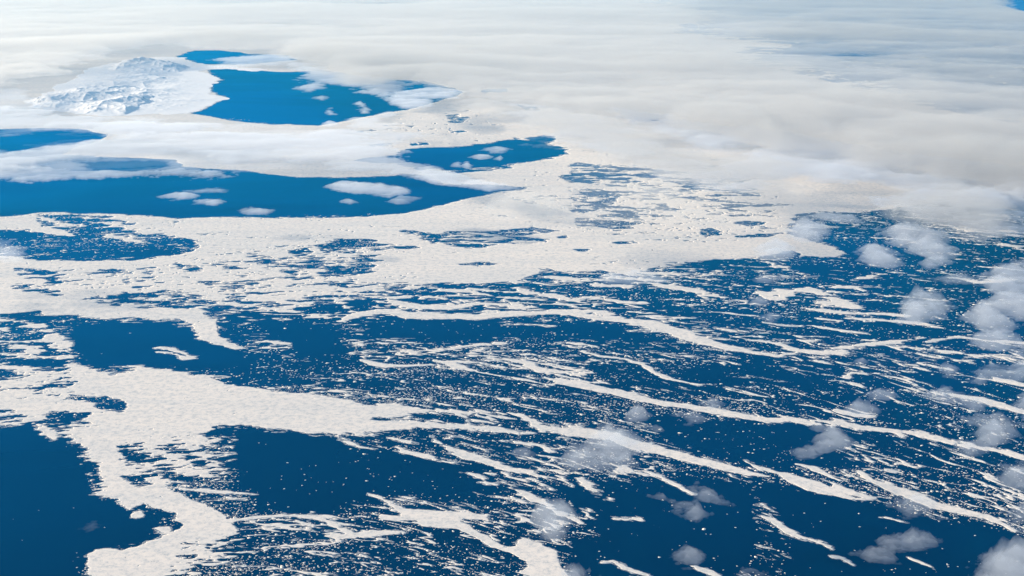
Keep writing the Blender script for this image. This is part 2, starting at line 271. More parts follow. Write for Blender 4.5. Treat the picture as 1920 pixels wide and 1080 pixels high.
# clouds: operation (P outline, S tapering band, H gap outline, h gap band), optical depth, softness, raggedness, outline
DECK = [
 ('P', .2, 60, 60, '870,190 1240,240 1500,300 1660,370 1560,410 1440,440 1200,430 1060,440 920,400 980,330 1080,290 960,240'),
 ('P', 1.9, 34, 30, '-500,-110 2400,-110 2400,360 1960,352 1900,345 1850,336 1790,330 1700,316 1620,300 1560,286 1500,278 1440,276 1380,262 1330,246 1280,232 1230,222 1170,216 1090,222 1020,206 960,192 900,184 868,172 800,155 745,148 700,158 650,150 605,134 560,112 500,96 430,92 360,90 300,82 240,90 180,104 120,128 50,150 -60,166 -500,176'),
 ('P', .8, 36, 30, '940,185 1100,220 1240,240 1310,280 1400,300 1500,322 1460,350 1360,355 1300,352 1220,345 1180,310 1100,280 1040,250 980,235'),
 ('P', .8, 24, 24, '860,190 900,182 980,200 990,215 940,222 880,215'),
 ('P', 1.0, 18, 22, '1170,375 1185,355 1230,345 1270,352 1290,372 1250,385 1200,385'),
 ('P', .8, 20, 22, '900,390 960,380 1030,385 1060,400 1000,412 920,410'), ('P', .5, 24, 24, '1090,352 1140,340 1190,352 1160,366 1100,364'),
 ('P', .5, 20, 22, '1360,350 1460,340 1600,360 1560,375 1440,372 1370,365'), ('P', .4, 24, 24, '1210,410 1300,395 1340,412 1280,425 1220,422'), ('P', .35, 24, 24, '760,492 860,484 980,492 900,508 780,506'),
 ('P', 1.1, 22, 24, '1640,395 1700,380 1790,372 1880,385 1890,420 1860,445 1800,440 1730,420 1690,415'),
 ('H', .75, 14, 20, '1230,262 1290,262 1330,280 1420,262 1440,280 1410,300 1340,318 1300,300 1240,290'), ('H', .7, 10, 16, '1530,244 1580,238 1600,248 1570,258'), ('H', .9, 10, 16, '1680,318 1720,312 1750,318 1720,332 1690,328'), ('H', .75, 12, 18, '1480,335 1540,325 1660,345 1700,360 1640,380 1560,385 1500,360'),
 ('H', .45, 20, 24, '1420,215 1440,235 1500,250 1560,270 1600,290 1560,300 1480,275 1430,255'), ('H', .4, 20, 24, '1480,165 1560,155 1680,152 1760,148 1740,160 1640,168 1540,178'), ('H', .4, 20, 24, '1620,100 1720,92 1880,88 1900,100 1760,108'),
 ('H', .85, 10, 14, '1880,98 1960,100 1960,108 1890,107'), ('H', .97, 22, 16, '1850,-30 2000,-40 2100,20 1960,34 1890,24 1862,8'), ('H', .8, 8, 10, '1905,140 1960,138 1960,152 1910,154'),
]
VEIL = [
 ('P', 2.0, 26, 30, '-500,208 0,204 60,202 130,214 220,222 330,230 400,236 360,250 280,256 200,252 130,246 60,252 0,256 -500,258'),
 ('P', 1.9, 24, 28, '-500,290 0,288 60,280 120,268 190,262 260,256 360,248 460,246 560,248 640,240 700,252 745,270 735,290 690,298 640,306 560,308 500,306 430,312 380,300 340,290 280,296 200,298 130,304 70,318 0,326 -500,330'),
 ('P', 1.1, 20, 28, '-500,318 0,322 60,316 150,322 240,324 330,318 410,322 420,330 330,335 200,333 100,335 0,336 -500,340'),
 ('P', .45, 24, 26, '-500,160 60,168 150,212 330,222 640,240 640,325 430,320 0,335 -500,340'),
 ('P', 1.3, 18, 26, '600,285 690,292 760,305 820,318 870,335 860,345 800,342 720,322 640,318 590,310'),
 ('P', .9, 20, 22, '640,228 700,222 740,236 800,252 760,268 700,270 660,256'),
 ('H', .88, 20, 20, '-300,244 60,240 150,240 212,250 195,266 110,274 20,286 -300,290'), ('H', .8, 16, 18, '130,304 220,300 300,300 325,312 260,322 160,320'), 
]
FRONT = [
 ('P', 1.5, 26, 30, '1150,205 1300,225 1500,255 1700,290 1900,315 2400,330 2400,415 1960,408 1900,398 1850,394 1790,384 1700,372 1640,352 1560,338 1500,328 1440,340 1380,332 1320,310 1270,275 1220,248 1160,236'),
 ('P', .8, 30, 30, '930,180 1100,215 1240,240 1320,285 1400,320 1360,352 1300,350 1220,340 1180,306 1100,276 1040,248 980,232'),
 ('H', .75, 14, 20, '1230,262 1290,262 1330,280 1420,262 1440,280 1410,300 1340,318 1300,300 1240,290'), ('H', .8, 10, 16, '1680,318 1720,312 1750,318 1720,332 1690,328'), ('H', .75, 12, 18, '1480,335 1540,325 1660,345 1700,360 1640,380 1560,385 1500,360'),
 ('H', .6, 16, 20, '1500,300 1560,292 1600,300 1560,312'), ('H', .5, 16, 20, '1780,352 1840,346 1880,354 1830,362'), ('H', .5, 16, 20, '1180,225 1220,232 1250,242 1210,246'),
]
FAR_BANK = [
 ('P', 1.3, 20, 24, '400,112 470,104 540,100 560,112 520,122 460,124 410,124'), ('P', 1.8, 20, 22, '545,118 600,128 660,140 720,146 760,160 790,150 760,168 720,182 690,172 640,158 590,156 560,142'),
]
PUFFS = [
 ('long grey cloud roll under the edge of the deck', 1.1, [('P', 1, 22, 16, '1640,372 1700,362 1760,372 1780,384 1740,396 1680,392 1640,384')]),
 ('lumpy grey cloud roll under the deck above the domed puff', 1.2, [('P', 1, 24, 18, '1690,402 1730,390 1790,392 1830,408 1880,420 1870,440 1820,436 1780,428 1720,416')]),
 ('rounded grey cloud lobe hanging from the deck near the right edge', 1.2, [('P', 1, 24, 18, '1775,380 1820,362 1880,366 1910,384 1890,402 1830,404 1790,396')]),
 ('grey cloud lobe at the right edge just under the deck', 1.2, [('P', 1, 24, 18, '1860,350 1910,334 1980,338 2020,360 1960,384 1900,380')]),
 ('pale cloud lobe lying on the ice at the front of the deck', .9, [('P', 1, 24, 18, '1500,322 1560,306 1620,318 1640,336 1590,346 1530,340')]),
 ('flat pale cloud lobe on the ice near the bright gap', .9, [('P', 1, 24, 18, '1290,330 1340,318 1400,326 1440,346 1400,362 1330,358 1295,346')]),
 ('grey cloud bank at the right edge under the deck and above the piled bank', .5, [('P', 1, 28, 20, '1800,420 1840,400 1900,395 1960,400 2040,400 2040,450 1960,452 1900,446 1850,448 1815,438')]),
 ('broken cloud at the right edge joining the piled bank to the low rags', .5, [('P', 1, 26, 20, '1880,660 1905,648 1960,650 2020,655 2020,690 1950,690 1900,678')]),
 ('ragged pale cloud at the right edge beside the broken ice stripe', .5, [('P', 1, 26, 20, '1895,745 1915,728 1960,725 2020,730 2020,800 1960,810 1915,790 1900,770')]),
 ('grey domed cloud puff over dark brash water, the largest of the upper right cluster', 1.38, [('P', 1, 26, 16, '1655,440 1668,428 1700,424 1740,432 1770,442 1793,460 1788,478 1762,486 1730,484 1712,470 1690,458 1665,456')]),
 ('small rounded grey cloud puff left of the largest upper right puff', 1.30, [('P', 1, 22, 14, '1600,476 1620,466 1645,464 1672,474 1692,488 1672,498 1640,496 1612,488')]),
 ('low flat grey cloud puff tucked under the largest upper right puff', 1.01, [('P', 1, 20, 14, '1715,492 1750,485 1775,480 1790,492 1765,505 1730,506')]),
 ('pale grey cloud puff standing on the edge of the wide ice field', 1.30, [('P', 1, 20, 14, '1472,430 1490,418 1515,416 1545,426 1562,440 1530,452 1490,452')]),
 ('thin grey cloud patch lying on the ice left of a pale puff', 1.09, [('P', 1, 20, 14, '1412,470 1440,452 1480,455 1500,470 1480,485 1430,486')]),
 ('grey cloud bank with a flat foot right of the ragged ice strip', 1.30, [('P', 1, 22, 16, '1690,588 1700,574 1745,568 1782,578 1795,586 1770,596 1720,604 1690,602'), ('P', .75, 20, 16, '1692,560 1720,546 1755,556 1770,566 1720,572 1692,572')]),
 ('tall piled grey cloud bank at the right edge, middle height', 1.0, [('P', 1, 20, 16, '1835,530 1862,508 1910,510 1980,528 1990,552 1900,556 1858,548'), ('P', .95, 20, 16, '1850,578 1885,558 1930,562 1980,572 1990,600 1900,606'), ('P', .95, 20, 16, '1812,594 1842,568 1880,582 1900,606 1888,622 1838,622'), ('P', .8, 20, 16, '1828,634 1868,622 1905,632 1918,650 1862,656 1834,648')]),
 ('small grey cloud rag left of the piled bank at the right edge', .45, [('P', 1, 22, 16, '1760,520 1800,514 1840,520 1830,535 1790,532')]),
 ('grey cloud rag over the upper end of the right edge, low', .55, [('P', 1, 24, 18, '1820,705 1850,690 1900,685 1960,690 1960,715 1880,715 1830,718')]),
 ('small faint grey cloud left of the rag by the right edge', .5, [('P', 1, 20, 16, '1755,700 1775,685 1800,690 1802,705 1775,712')]),
 ('pale crooked cloud rag above the broken ice stripe at the right', .55, [('P', 1, 22, 16, '1745,745 1770,733 1820,742 1850,760 1855,772 1820,776 1790,762 1750,756')]),
 ('pale ragged cloud sitting on the broken ice stripe at the right', .75, [('P', 1, 26, 18, '1775,797 1800,782 1840,786 1870,783 1892,800 1888,825 1860,845 1810,848 1800,840 1830,820 1830,808 1790,806')]),
 ('thin small cloud strip over scattered floes right of centre', .5, [('P', 1, 16, 12, '1615,738 1640,731 1680,735 1695,745 1670,752 1630,750')]),
 ('thin small cloud cap on an ice streak right of centre', .5, [('P', 1, 18, 14, '1580,768 1605,758 1640,764 1650,775 1620,782 1590,778')]),
 ('pale hooked cloud under the slender ice stripe', .65, [('P', 1, 24, 16, '1492,850 1510,840 1530,832 1540,812 1508,802 1530,796 1570,800 1592,815 1590,834 1560,846 1530,856 1505,858')]),
 ('pale cloud covering the longest ice stripe at its middle', .85, [('P', 1, 26, 18, '1095,838 1110,820 1140,810 1175,812 1205,825 1215,840 1205,860 1195,876 1160,884 1110,882 1070,875 1052,862 1075,852 1100,852')]),
 ('tiny pale cloud above the cloud on the longest stripe', .5, [('P', 1, 18, 12, '1170,778 1190,764 1212,762 1210,778 1195,788 1175,788')]),
 ('tiny pale cloud wisp right of the cloud on the longest stripe', .45, [('P', 1, 16, 12, '1190,810 1220,797 1250,803 1250,812 1222,810')]),
 ('faint cloud wisp resting on the slender ice stripe', .4, [('P', 1, 18, 14, '1315,760 1335,748 1350,755 1340,768')]), ('faint cloud wisp just under the slender ice stripe', .3, [('P', 1, 20, 14, '1268,778 1300,770 1320,785 1290,795')]),
 ('slanting grey cloud wisp over the end of the crooked ice line', .5, [('P', 1, 26, 18, '1275,912 1310,906 1345,925 1372,948 1350,952 1320,945 1330,965 1305,975 1285,960 1240,945 1220,932 1250,930 1290,938')]),
 ('soft grey cloud at the bottom middle on the slanting ice strip', .6, [('P', 1, 28, 18, '1005,985 1010,968 1030,952 1060,950 1075,965 1070,985 1050,1005 1015,1012 1000,1000')]),
 ('faint grey cloud speck left of the cloud on the longest stripe', .3, [('P', 1, 16, 12, '970,850 985,842 998,850 990,862 975,862')]),
 ('grey cloud low in the right corner below the tapering stripe', .8, [('P', 1, 26, 18, '1835,1070 1850,1050 1880,1032 1910,1028 1980,1030 1980,1110 1850,1110')]),
 ('soft grey cloud over dark water left of the right corner cloud', .5, [('P', 1, 30, 20, '1610,1040 1640,1008 1680,1000 1715,1000 1745,1015 1735,1032 1700,1035 1670,1052 1630,1056')]),
 ('thin grey cloud lying on the tapering stripe at the lower right', .4, [('P', 1, 28, 18, '1680,950 1690,930 1720,928 1760,945 1750,965 1700,968')]),
 ('pale cloud at the right edge beside the end of the tapering stripe', .6, [('P', 1, 26, 18, '1875,900 1890,875 1960,868 1960,930 1900,925')]), ('second pale cloud at the right edge below the tapering stripe end', .5, [('P', 1, 24, 18, '1885,970 1910,945 1960,945 1960,990 1900,988')]),
 ('dim grey cloud rag at the very bottom right of centre', .35, [('P', 1, 24, 18, '1260,1050 1290,1035 1310,1050 1290,1065'), ('P', .9, 24, 18, '1370,1085 1400,1068 1440,1072 1450,1110 1370,1110')]),
 ('pale cloud over the foot of the thick S shaped band', .55, [('P', 1, 24, 18, '1040,1090 1060,1062 1100,1072 1120,1110 1040,1110')]),
 ('faint streak of cloud in the dark water left of the fan', .05, [('P', 1, 16, 10, '155,992 178,978 182,985 165,998')]),
 ('thin pale cloud dash on the left blue inlet', .6, [('P', 1, 14, 8, '290,369 330,363 380,367 370,374 310,376')]), ('second thin pale cloud dash right of the first on the inlet', .5, [('P', 1, 12, 8, '355,377 390,373 425,378 400,384 365,383')]), ('thin pale cloud dash nearest the far shore of the inlet', .45, [('P', 1, 12, 8, '435,394 470,389 515,394 500,402 460,402')]),
 ('faint cloud veil on the left inlet', .3, [('P', 1, 18, 10, '340,358 400,352 450,354 420,362 360,364')]),
 ('long ragged cloud strip on the right part of the inlet', .7, [('P', 1, 14, 10, '610,350 640,342 700,346 760,356 770,364 730,370 690,366 640,358')]), ('small cloud rag under the long strip on the inlet', .5, [('P', 1, 12, 8, '730,378 750,368 790,370 770,382 740,384')]), ('tiny cloud speck at the foot of the long strip', .5, [('P', 1, 10, 6, '640,378 655,374 668,379 655,384')]),
 ('grey cloud strip between the two right hand inlets', .7, [('P', 1, 16, 12, '780,325 810,313 850,325 880,338 930,345 960,352 920,360 860,350 810,345')]),
 ('little round white cloud over the narrow inlet, the upper', .75, [('P', 1, 12, 8, '885,296 905,290 925,293 920,299 895,301')]), ('little oval cloud right of the little round one', .7, [('P', 1, 10, 6, '928,298 940,294 946,299 935,303')]), ('faint cloud cap high over the narrow inlet', .6, [('P', 1, 12, 8, '905,280 930,276 948,280 940,288 920,287')]), ('pair of tiny cloud specks low on the narrow inlet', .6, [('P', 1, 10, 6, '848,312 860,306 862,313'), ('P', 1, 10, 6, '866,312 876,304 884,310 876,315')]),
 ('small twin headed cloud over the upper lake', .75, [('P', 1, 10, 8, '660,195 675,189 690,195 692,201 672,201'), ('P', 1, 10, 6, '675,206 685,201 694,206 684,212')]),
 ('grey cloud lobe hanging into the upper lake from the deck', .8, [('P', 1, 14, 10, '548,166 570,158 605,155 612,165 590,173 560,173')]), ('small faint cloud under the grey lobe on the upper lake', .5, [('P', 1, 10, 8, '585,184 605,179 620,183 605,188')]), ('little ragged cloud low on the upper lake', .5, [('P', 1, 10, 8, '608,208 618,202 630,215 615,216')]),
 ('white lumpy cloud bank covering the right end of the upper lake', .95, [('P', 1, 16, 12, '722,190 730,178 760,172 800,165 830,162 870,172 860,185 830,186 800,203 760,203 728,195')]), ('small cloud at the shore under the lumpy cloud bank', .7, [('P', 1, 10, 8, '698,219 715,211 735,208 748,214 730,221 705,223')]), ('low cloud rag on the near shore of the upper lake', .7, [('P', 1, 10, 8, '598,236 615,228 632,230 640,236 615,240')]),
 ('faint low cloud on dark water at the far right', .35, [('P', 1, 24, 14, '1880,495 1920,485 1960,490 1960,505 1890,505')]), ('faint grey cloud smudge on dark water under the curved stripe', .35, [('P', 1, 18, 12, '1410,522 1440,514 1465,520 1450,530 1420,530')]), ('faint cloud smudge beside the hooked ice strip', .4, [('P', 1, 18, 12, '1398,568 1425,560 1445,570 1420,576')]), ('faint cloud smudge below the hooked ice strip', .35, [('P', 1, 18, 12, '1425,592 1445,583 1465,592 1445,602')]), ('tiny cloud smudge above the long wavy stripe end', .35, [('P', 1, 14, 10, '1605,677 1620,671 1625,681 1610,684')]),
 ('thin veil of cloud over the lower edge of the wide field', .4, [('P', 1, 24, 14, '1130,520 1180,505 1240,515 1260,530 1200,536 1150,532')]),
 ('grey cloud shreds above the domed puff', .7, [('P', 1, 22, 16, '1520,405 1570,400 1620,405 1610,416 1560,414')]),
 ('faint mist lying on the left edge of the brash bay', .35, [('P', 1, 26, 16, '-200,455 0,450 60,462 50,490 0,490 -200,500')]),
]


def ice_map(g):
    """ice field (positive on ice), and which feature each place belongs to"""
    drift = smooth(520, 800, g.Y) * smooth(250, 900, g.X)      # the drift bends towards the viewer on the near right side
    def raked(seed, waves, gain, stretch):
        return fbm(g.P, g.Q, seed, waves, gain, stretch, .05) * (1 - drift) + fbm(g.P, g.Q, seed, waves, gain, stretch, .52) * drift
    n_edge = fbm(g.P, g.Q, 11, (46, 21, 10, 5), .72, 1.5)
    n_streak = raked(57, (110, 48, 22, 10, 5), .8, 4.2)
    n_fine = raked(71, (17, 9, 5, 3), .9, 3.1)
    n_where = smooth(-.5, .6, fbm(g.P, g.Q, 77, (230, 110), .6, 2.0))       # frayed here, clean there
    F = np.full(g.shape, -60.0, np.float32)
    A = np.full(g.shape, 9.0, np.float32)
    ID = np.full(g.shape, -1, np.int16)
    for k, (op, name, label, amp, s) in enumerate(ICE):
        p = pts(s)
        amp = amp * (1.6 if op == 'S' else 1.4)
        if op == 'S':
            b, d = g.stroke(p)
        else:
            b, d = g.poly(p)
        if op == 'W':
            hit = -d < F[b]
            F[b] = np.where(hit, -d, F[b])
        else:
            hit = d > F[b]
            F[b] = np.where(hit, d, F[b])
            if name:
                ID[b] = np.where(hit & (d > -14), k, ID[b])
        A[b] = np.where(hit & (np.abs(d) < 38), amp, A[b])
    for amt, s in BROKEN:                       # areas of broken, drifting ice: more gaps or more ice in streaks
        b, d = g.poly(pts(s))
        w = smooth(-18, 22, d)
        A[b] = A[b] * (1 - w) + abs(amt) * w
        F[b] = np.where(d > 0, F[b] * (1 - w) + np.clip(F[b], -abs(amt) * 1.0, abs(amt) * .45) * w, F[b])
    F = np.minimum(F, 34)
    f = F + A * (.65 * n_edge + (.6 + .7 * n_where) * n_streak + (.65 + 1.5 * n_where) * n_fine)
    # strands: loose floes raked into thin beaded lines by wind and current; leads: thin cracks of open water in the fields
    D = open_density(g, F)
    L = np.zeros(g.shape)
    for amt, s in LEADS:
        b, d = g.poly(pts(s))
        L[b] = np.maximum(L[b], amt * smooth(-30, 30, d))
    for seed, waves, st, w0 in ((151, (80, 36, 16, 8), 4.0, .046), (173, (46, 22, 11, 6), 4.8, .040), (191, (28, 14, 7), 5.0, .034)):
        r = 1 - np.abs(raked(seed, waves, .58, st))
        where = fbm(g.P, g.Q, seed + 5, (210, 90), .6, 2.2)
        s_ = (r - 1 + w0 * np.clip(D * 2.2 * (1 + 1.3 * where), 0, 1.8)) * 130 + (6 + 8 * n_where) * n_fine + 2 * n_edge - 2.2
        s_ = s_ - 25 * smooth(.06, .0, D)
        f = np.where(F < 0, np.maximum(f, s_), f)
        l_ = (r - 1 + .030 * L * (1 + 1.2 * where)) * 130 + 4.5 * n_fine - 2.6 - 30 * smooth(.1, .0, L)
        f = np.where(F > 0, np.minimum(f, -l_), f)
    SL = f + 2.5 + 3.2 * n_fine + 2.5 * n_where             # slush reaches a little beyond the ice
    return f, ID, F, SL

def open_density(g, F):
    D = .30 * smooth(-70, -6, F) + .05
    for amt, s in DENSITY:
        b, d = g.poly(pts(s))
        w = smooth(-25, 25, d)
        D[b] = D[b] * (1 - w) + amt * w
    return D

def floe_density(g, F):
    D = open_density(g, F)
    n = fbm(g.P, g.Q, 91, (190, 80, 34, 15, 8), .85, 3.4, .05)
    return np.clip(D * .8 * np.exp(3.2 * n), 0, 1.6)

def cloud_map(g, ops, seed, ks=1.6, kr=2.2):
    """optical depth along the line of sight of one cloud"""
    warp = fbm(g.P, g.Q, 200 + seed, (80, 40, 20, 10, 5, 2.7), .8, 1.5)
    T = np.zeros(g.shape, np.float32)
    for op, tau, soft, rag, s in ops:
        p = pts(s)
        b, d = g.stroke(p, 90) if op in 'Sh' else g.poly(p, 90)
        w = smooth(-soft * .7, soft * ks, d + kr * rag * warp[b])
        if op in 'Hh':                          # a gap
            T[b] = T[b] * (1 - tau * w)
        else:
            T[b] = np.maximum(T[b], tau * w)
    return T
# ---------------------------------------------------------------- materials
def material(name):
    m = bpy.data.materials.new(name)
    m.use_nodes = True
    nt = m.node_tree
    for n in list(nt.nodes):
        if n.type != 'OUTPUT_MATERIAL':
            nt.nodes.remove(n)
    return m, nt, nt.nodes["Material Output"]

def node(nt, kind, **kw):
    n = nt.nodes.new(kind)
    for k, v in kw.items():
        if hasattr(n, k):
            setattr(n, k, v)
        else:
            n.inputs[k].default_value = v
    return n

def tex(nt, scale, detail, rough=.6, distort=0.0, stretch=None):
    """fractal noise in metres of the place (scale = metres per feature)"""
    tc = node(nt, "ShaderNodeTexCoord")
    mp = node(nt, "ShaderNodeMapping")
    s = 1.0 / scale
    mp.inputs["Scale"].default_value = (s / (stretch or 1), s, s)
    nt.links.new(tc.outputs["Object"], mp.inputs["Vector"])
    n = node(nt, "ShaderNodeTexNoise", Scale=1.0, Detail=detail, Roughness=rough, Distortion=distort)
    nt.links.new(mp.outputs[0], n.inputs["Vector"])
    return n.outputs["Fac"]

def ramp(nt, fac, stops):
    r = node(nt, "ShaderNodeValToRGB")
    e = r.color_ramp.elements
    while len(e) < len(stops):
        e.new(.5)
    for el, (p, c) in zip(e, stops):
        el.position, el.color = p, (*c, 1)
    nt.links.new(fac, r.inputs[0])
    return r.outputs[0]

def mul(nt, a, b, f=1.0):
    n = node(nt, "ShaderNodeMix", data_type='RGBA', blend_type='MULTIPLY')
    n.inputs[0].default_value = f
    nt.links.new(a, n.inputs[6]); nt.links.new(b, n.inputs[7])
    return n.outputs[2]

def ice_material(name, tint):
    m, nt, out = material(name)
    b = node(nt, "ShaderNodeBsdfPrincipled", Roughness=.85)
    b.inputs["Specular IOR Level"].default_value = .15
    grain = ramp(nt, tex(nt, 150, 8, .85), [(.38, (.60, .67, .75)), (.52, (.95, .96, .98)), (.62, (1, 1, 1))])
    plates = ramp(nt, tex(nt, 1300, 8, .72, .5, 4.5), [(.34, (.86, .90, .94)), (.54, (1, 1, 1)), (.7, (1, 1, 1))])
    base = node(nt, "ShaderNodeRGB")
    base.outputs[0].default_value = (*tint, 1)
    c = mul(nt, mul(nt, base.outputs[0], grain), plates)
    nt.links.new(c, b.inputs["Base Color"])
    bp = node(nt, "ShaderNodeBump", Strength=.25, Distance=3.0)
    nt.links.new(tex(nt, 60, 6, .7), bp.inputs["Height"])
    nt.links.new(bp.outputs[0], b.inputs["Normal"])
    nt.links.new(b.outputs[0], out.inputs["Surface"])
    return m

def water_material():
    m, nt, out = material("sea_water")
    d = node(nt, "ShaderNodeBsdfDiffuse")
    deep = ramp(nt, tex(nt, 9000, 5, .55, .8), [(.3, (.0, .010, .036)), (.7, (.0, .016, .052))])
    nt.links.new(deep, d.inputs["Color"])
    g = node(nt, "ShaderNodeBsdfGlossy", Roughness=.22)
    g.inputs["Color"].default_value = WATER_GLOSS
    bp = node(nt, "ShaderNodeBump", Strength=.25, Distance=1.5)
    nt.links.new(tex(nt, 45, 4, .6), bp.inputs["Height"])
    fr = node(nt, "ShaderNodeFresnel", IOR=1.33)
    nt.links.new(bp.outputs[0], g.inputs["Normal"])
    mx = node(nt, "ShaderNodeMixShader")
    wind = ramp(nt, tex(nt, 5200, 7, .62, 1.2, 2.5), [(.3, (.72, .72, .72)), (.7, (1, 1, 1))])
    nt.links.new(mul(nt, fr.outputs[0], wind), mx.inputs[0])
    nt.links.new(d.outputs[0], mx.inputs[1]); nt.links.new(g.outputs[0], mx.inputs[2])
    nt.links.new(mx.outputs[0], out.inputs["Surface"])
    return m

def volume_material(name, color, density, g):
    m, nt, out = material(name)
    v = node(nt, "ShaderNodeVolumePrincipled")
    v.inputs["Color"].default_value = (*color, 1)
    v.inputs["Density"].default_value = density
    v.inputs["Anisotropy"].default_value = g
    nt.links.new(v.outputs[0], out.inputs["Volume"])
    return m

WATER_GLOSS = (.0, .49, 1.0, 1)
DECK_SIGMA, CLOUD_SIGMA = 1 / 3000.0, 1 / 800.0
M_ICE = ice_material("sea_ice", (.85, .755, .655))
def slush_material():
    m, nt, out = material("slush")
    d = node(nt, "ShaderNodeBsdfDiffuse")
    d.inputs["Color"].default_value = (.62, .64, .66, 1)
    t = node(nt, "ShaderNodeBsdfTransparent")
    mx = node(nt, "ShaderNodeMixShader")
    k = ramp(nt, tex(nt, 120, 5, .75), [(.36, (.08, .08, .08)), (.66, (.75, .75, .75))])
    nt.links.new(k, mx.inputs[0])
    nt.links.new(t.outputs[0], mx.inputs[1]); nt.links.new(d.outputs[0], mx.inputs[2])
    nt.links.new(mx.outputs[0], out.inputs["Surface"])
    return m
M_SLUSH = slush_material()
M_SNOW = ice_material("snow", (.86, .83, .80))
M_WATER = water_material()
M_DECK = volume_material("cloud_deck", (.83, .82, .815), DECK_SIGMA, .34)
M_CLOUD = volume_material("cloud", (.86, .91, 1.0), CLOUD_SIGMA, .30)  # white cloud tinted blue, standing in for skylight and haze
M_HAZE = volume_material("haze", (.06, .58, 1.0), 1.6e-6, .2)

# ---------------------------------------------------------------- objects
def mesh_object(name, co, loops, sizes, mat, label=None, cat=None, group=None, kind=None, smooth_shade=False):
    me = bpy.data.meshes.new(name)
    co = np.asarray(co, np.float64)
    c0 = np.array([(co[:, 0].min() + co[:, 0].max()) / 2, (co[:, 1].min() + co[:, 1].max()) / 2, 0.0])
    me.vertices.add(len(co)); me.loops.add(len(loops)); me.polygons.add(len(sizes))
    me.vertices.foreach_set("co", (co - c0).astype(np.float32).ravel())
    me.loops.foreach_set("vertex_index", np.asarray(loops, np.int32))
    starts = np.concatenate([[0], np.cumsum(sizes)[:-1]]).astype(np.int32)
    me.polygons.foreach_set("loop_start", starts)
    if smooth_shade:
        me.polygons.foreach_set("use_smooth", np.ones(len(sizes), bool))
    me.update(calc_edges=True)
    me.materials.append(mat)
    o = bpy.data.objects.new(name, me)
    o.location = c0
    COL.objects.link(o)
    if label: o["label"] = label
    if cat: o["category"] = cat
    if group: o["group"] = group
    if kind: o["kind"] = kind
    return o

# outlines of cells by which corners (sw, se, ne, nw = 1, 2, 4, 8) lie inside; edges: b, r, t, l
_CASES = {1: ['sw b l'], 2: ['se r b'], 3: ['sw se r l'], 4: ['ne t r'], 5: ['sw b l', 'ne t r'], 6: ['se ne t b'], 7: ['sw se ne t l'],
          8: ['nw l t'], 9: ['sw b t nw'], 10: ['se r b', 'nw l t'], 11: ['sw se r t nw'], 12: ['ne nw l r'], 13: ['sw b r ne nw'],
          14: ['se ne nw l b'], 15: ['sw se ne nw']}

def contour(f, ident=None, block=4):
    """polygons of the places where f > 0 on a grid: list of (cells j, i, corner ids) by size, with crossing points.
    Returns fractional grid coordinates of the vertices and, per polygon size, the vertex ids and cell of each polygon."""
    H, W = f.shape
    ins = f > 0
    case = (ins[1:, :-1] * 1 + ins[1:, 1:] * 2 + ins[:-1, 1:] * 4 + ins[:-1, :-1] * 8).astype(np.int8)   # row j+1 is the south
    nn = H * W
    with np.errstate(divide='ignore', invalid='ignore'):
        th = np.clip(f[:, :-1] / (f[:, :-1] - f[:, 1:]), .04, .96)
        tv = np.clip(f[:-1] / (f[:-1] - f[1:]), .04, .96)
    jj, ii = np.mgrid[0:H, 0:W]
    vx = np.concatenate([ii.ravel(), (ii[:, :-1] + np.nan_to_num(th)).ravel(), ii[:-1].ravel().astype(float)])
    vy = np.concatenate([jj.ravel(), jj[:, :-1].ravel().astype(float), (jj[:-1] + np.nan_to_num(tv)).ravel()])
    nh = H * (W - 1)
    polys = []
    big = np.zeros((H - 1, W - 1), bool)
    if block > 1:
        bh, bw = (H - 1) // block, (W - 1) // block
        full = (case[:bh * block, :bw * block] == 15).reshape(bh, block, bw, block).all(axis=(1, 3))
        if ident is not None:
            t = ident[:bh * block, :bw * block].reshape(bh, block, bw, block)
            full &= (t == t[:, :1, :, :1]).all(axis=(1, 3))
        bj, bi = np.nonzero(full)
        j, i = bj * block, bi * block
        polys.append((j, i, np.stack([(j + block) * W + i, (j + block) * W + i + block, j * W + i + block, j * W + i], 1)))
        big[:bh * block, :bw * block] = np.repeat(np.repeat(full, block, 0), block, 1)
    for c, shapes in _CASES.items():
        j, i = np.nonzero((case == c) & ~big)
        if not len(j):
            continue
        at_ = {'nw': j * W + i, 'ne': j * W + i + 1, 'sw': (j + 1) * W + i, 'se': (j + 1) * W + i + 1,
               't': nn + j * (W - 1) + i, 'b': nn + (j + 1) * (W - 1) + i, 'l': nn + nh + j * W + i, 'r': nn + nh + j * W + i + 1}
        for s in shapes:
            polys.append((j, i, np.stack([at_[k] for k in s.split()], 1)))
    return vx, vy, polys, case

def components(key):
    """connected areas of equal key >= 0 (4-neighbours), by runs along the rows"""
    H, W = key.shape
    lab = np.full((H, W), -1, np.int64)
    parent = []
    def find(a):
        while parent[a] != a:
            parent[a] = parent[parent[a]]
            a = parent[a]
        return a
    prev = []
    for j in range(H):
        row = key[j]
        cut = np.concatenate([[0], np.nonzero(row[1:] != row[:-1])[0] + 1, [W]])
        cur = []
        p = 0
        for a, b in zip(cut[:-1].tolist(), cut[1:].tolist()):
            k = row[a]
            if k < 0:
                continue
            me = len(parent)
            parent.append(me)
            while p < len(prev) and prev[p][1] <= a:
                p += 1
            q = p
            while q < len(prev) and prev[q][0] < b:
                if prev[q][2] == k:
                    ra, rb = find(prev[q][3]), find(me)
                    if ra != rb:
                        parent[max(ra, rb)] = min(ra, rb)
                q += 1
            cur.append((a, b, k, me))
            lab[j, a:b] = me
        prev = cur
    root = np.array([find(a) for a in range(len(parent))] or [0])
    return np.where(lab >= 0, root[lab], -1)

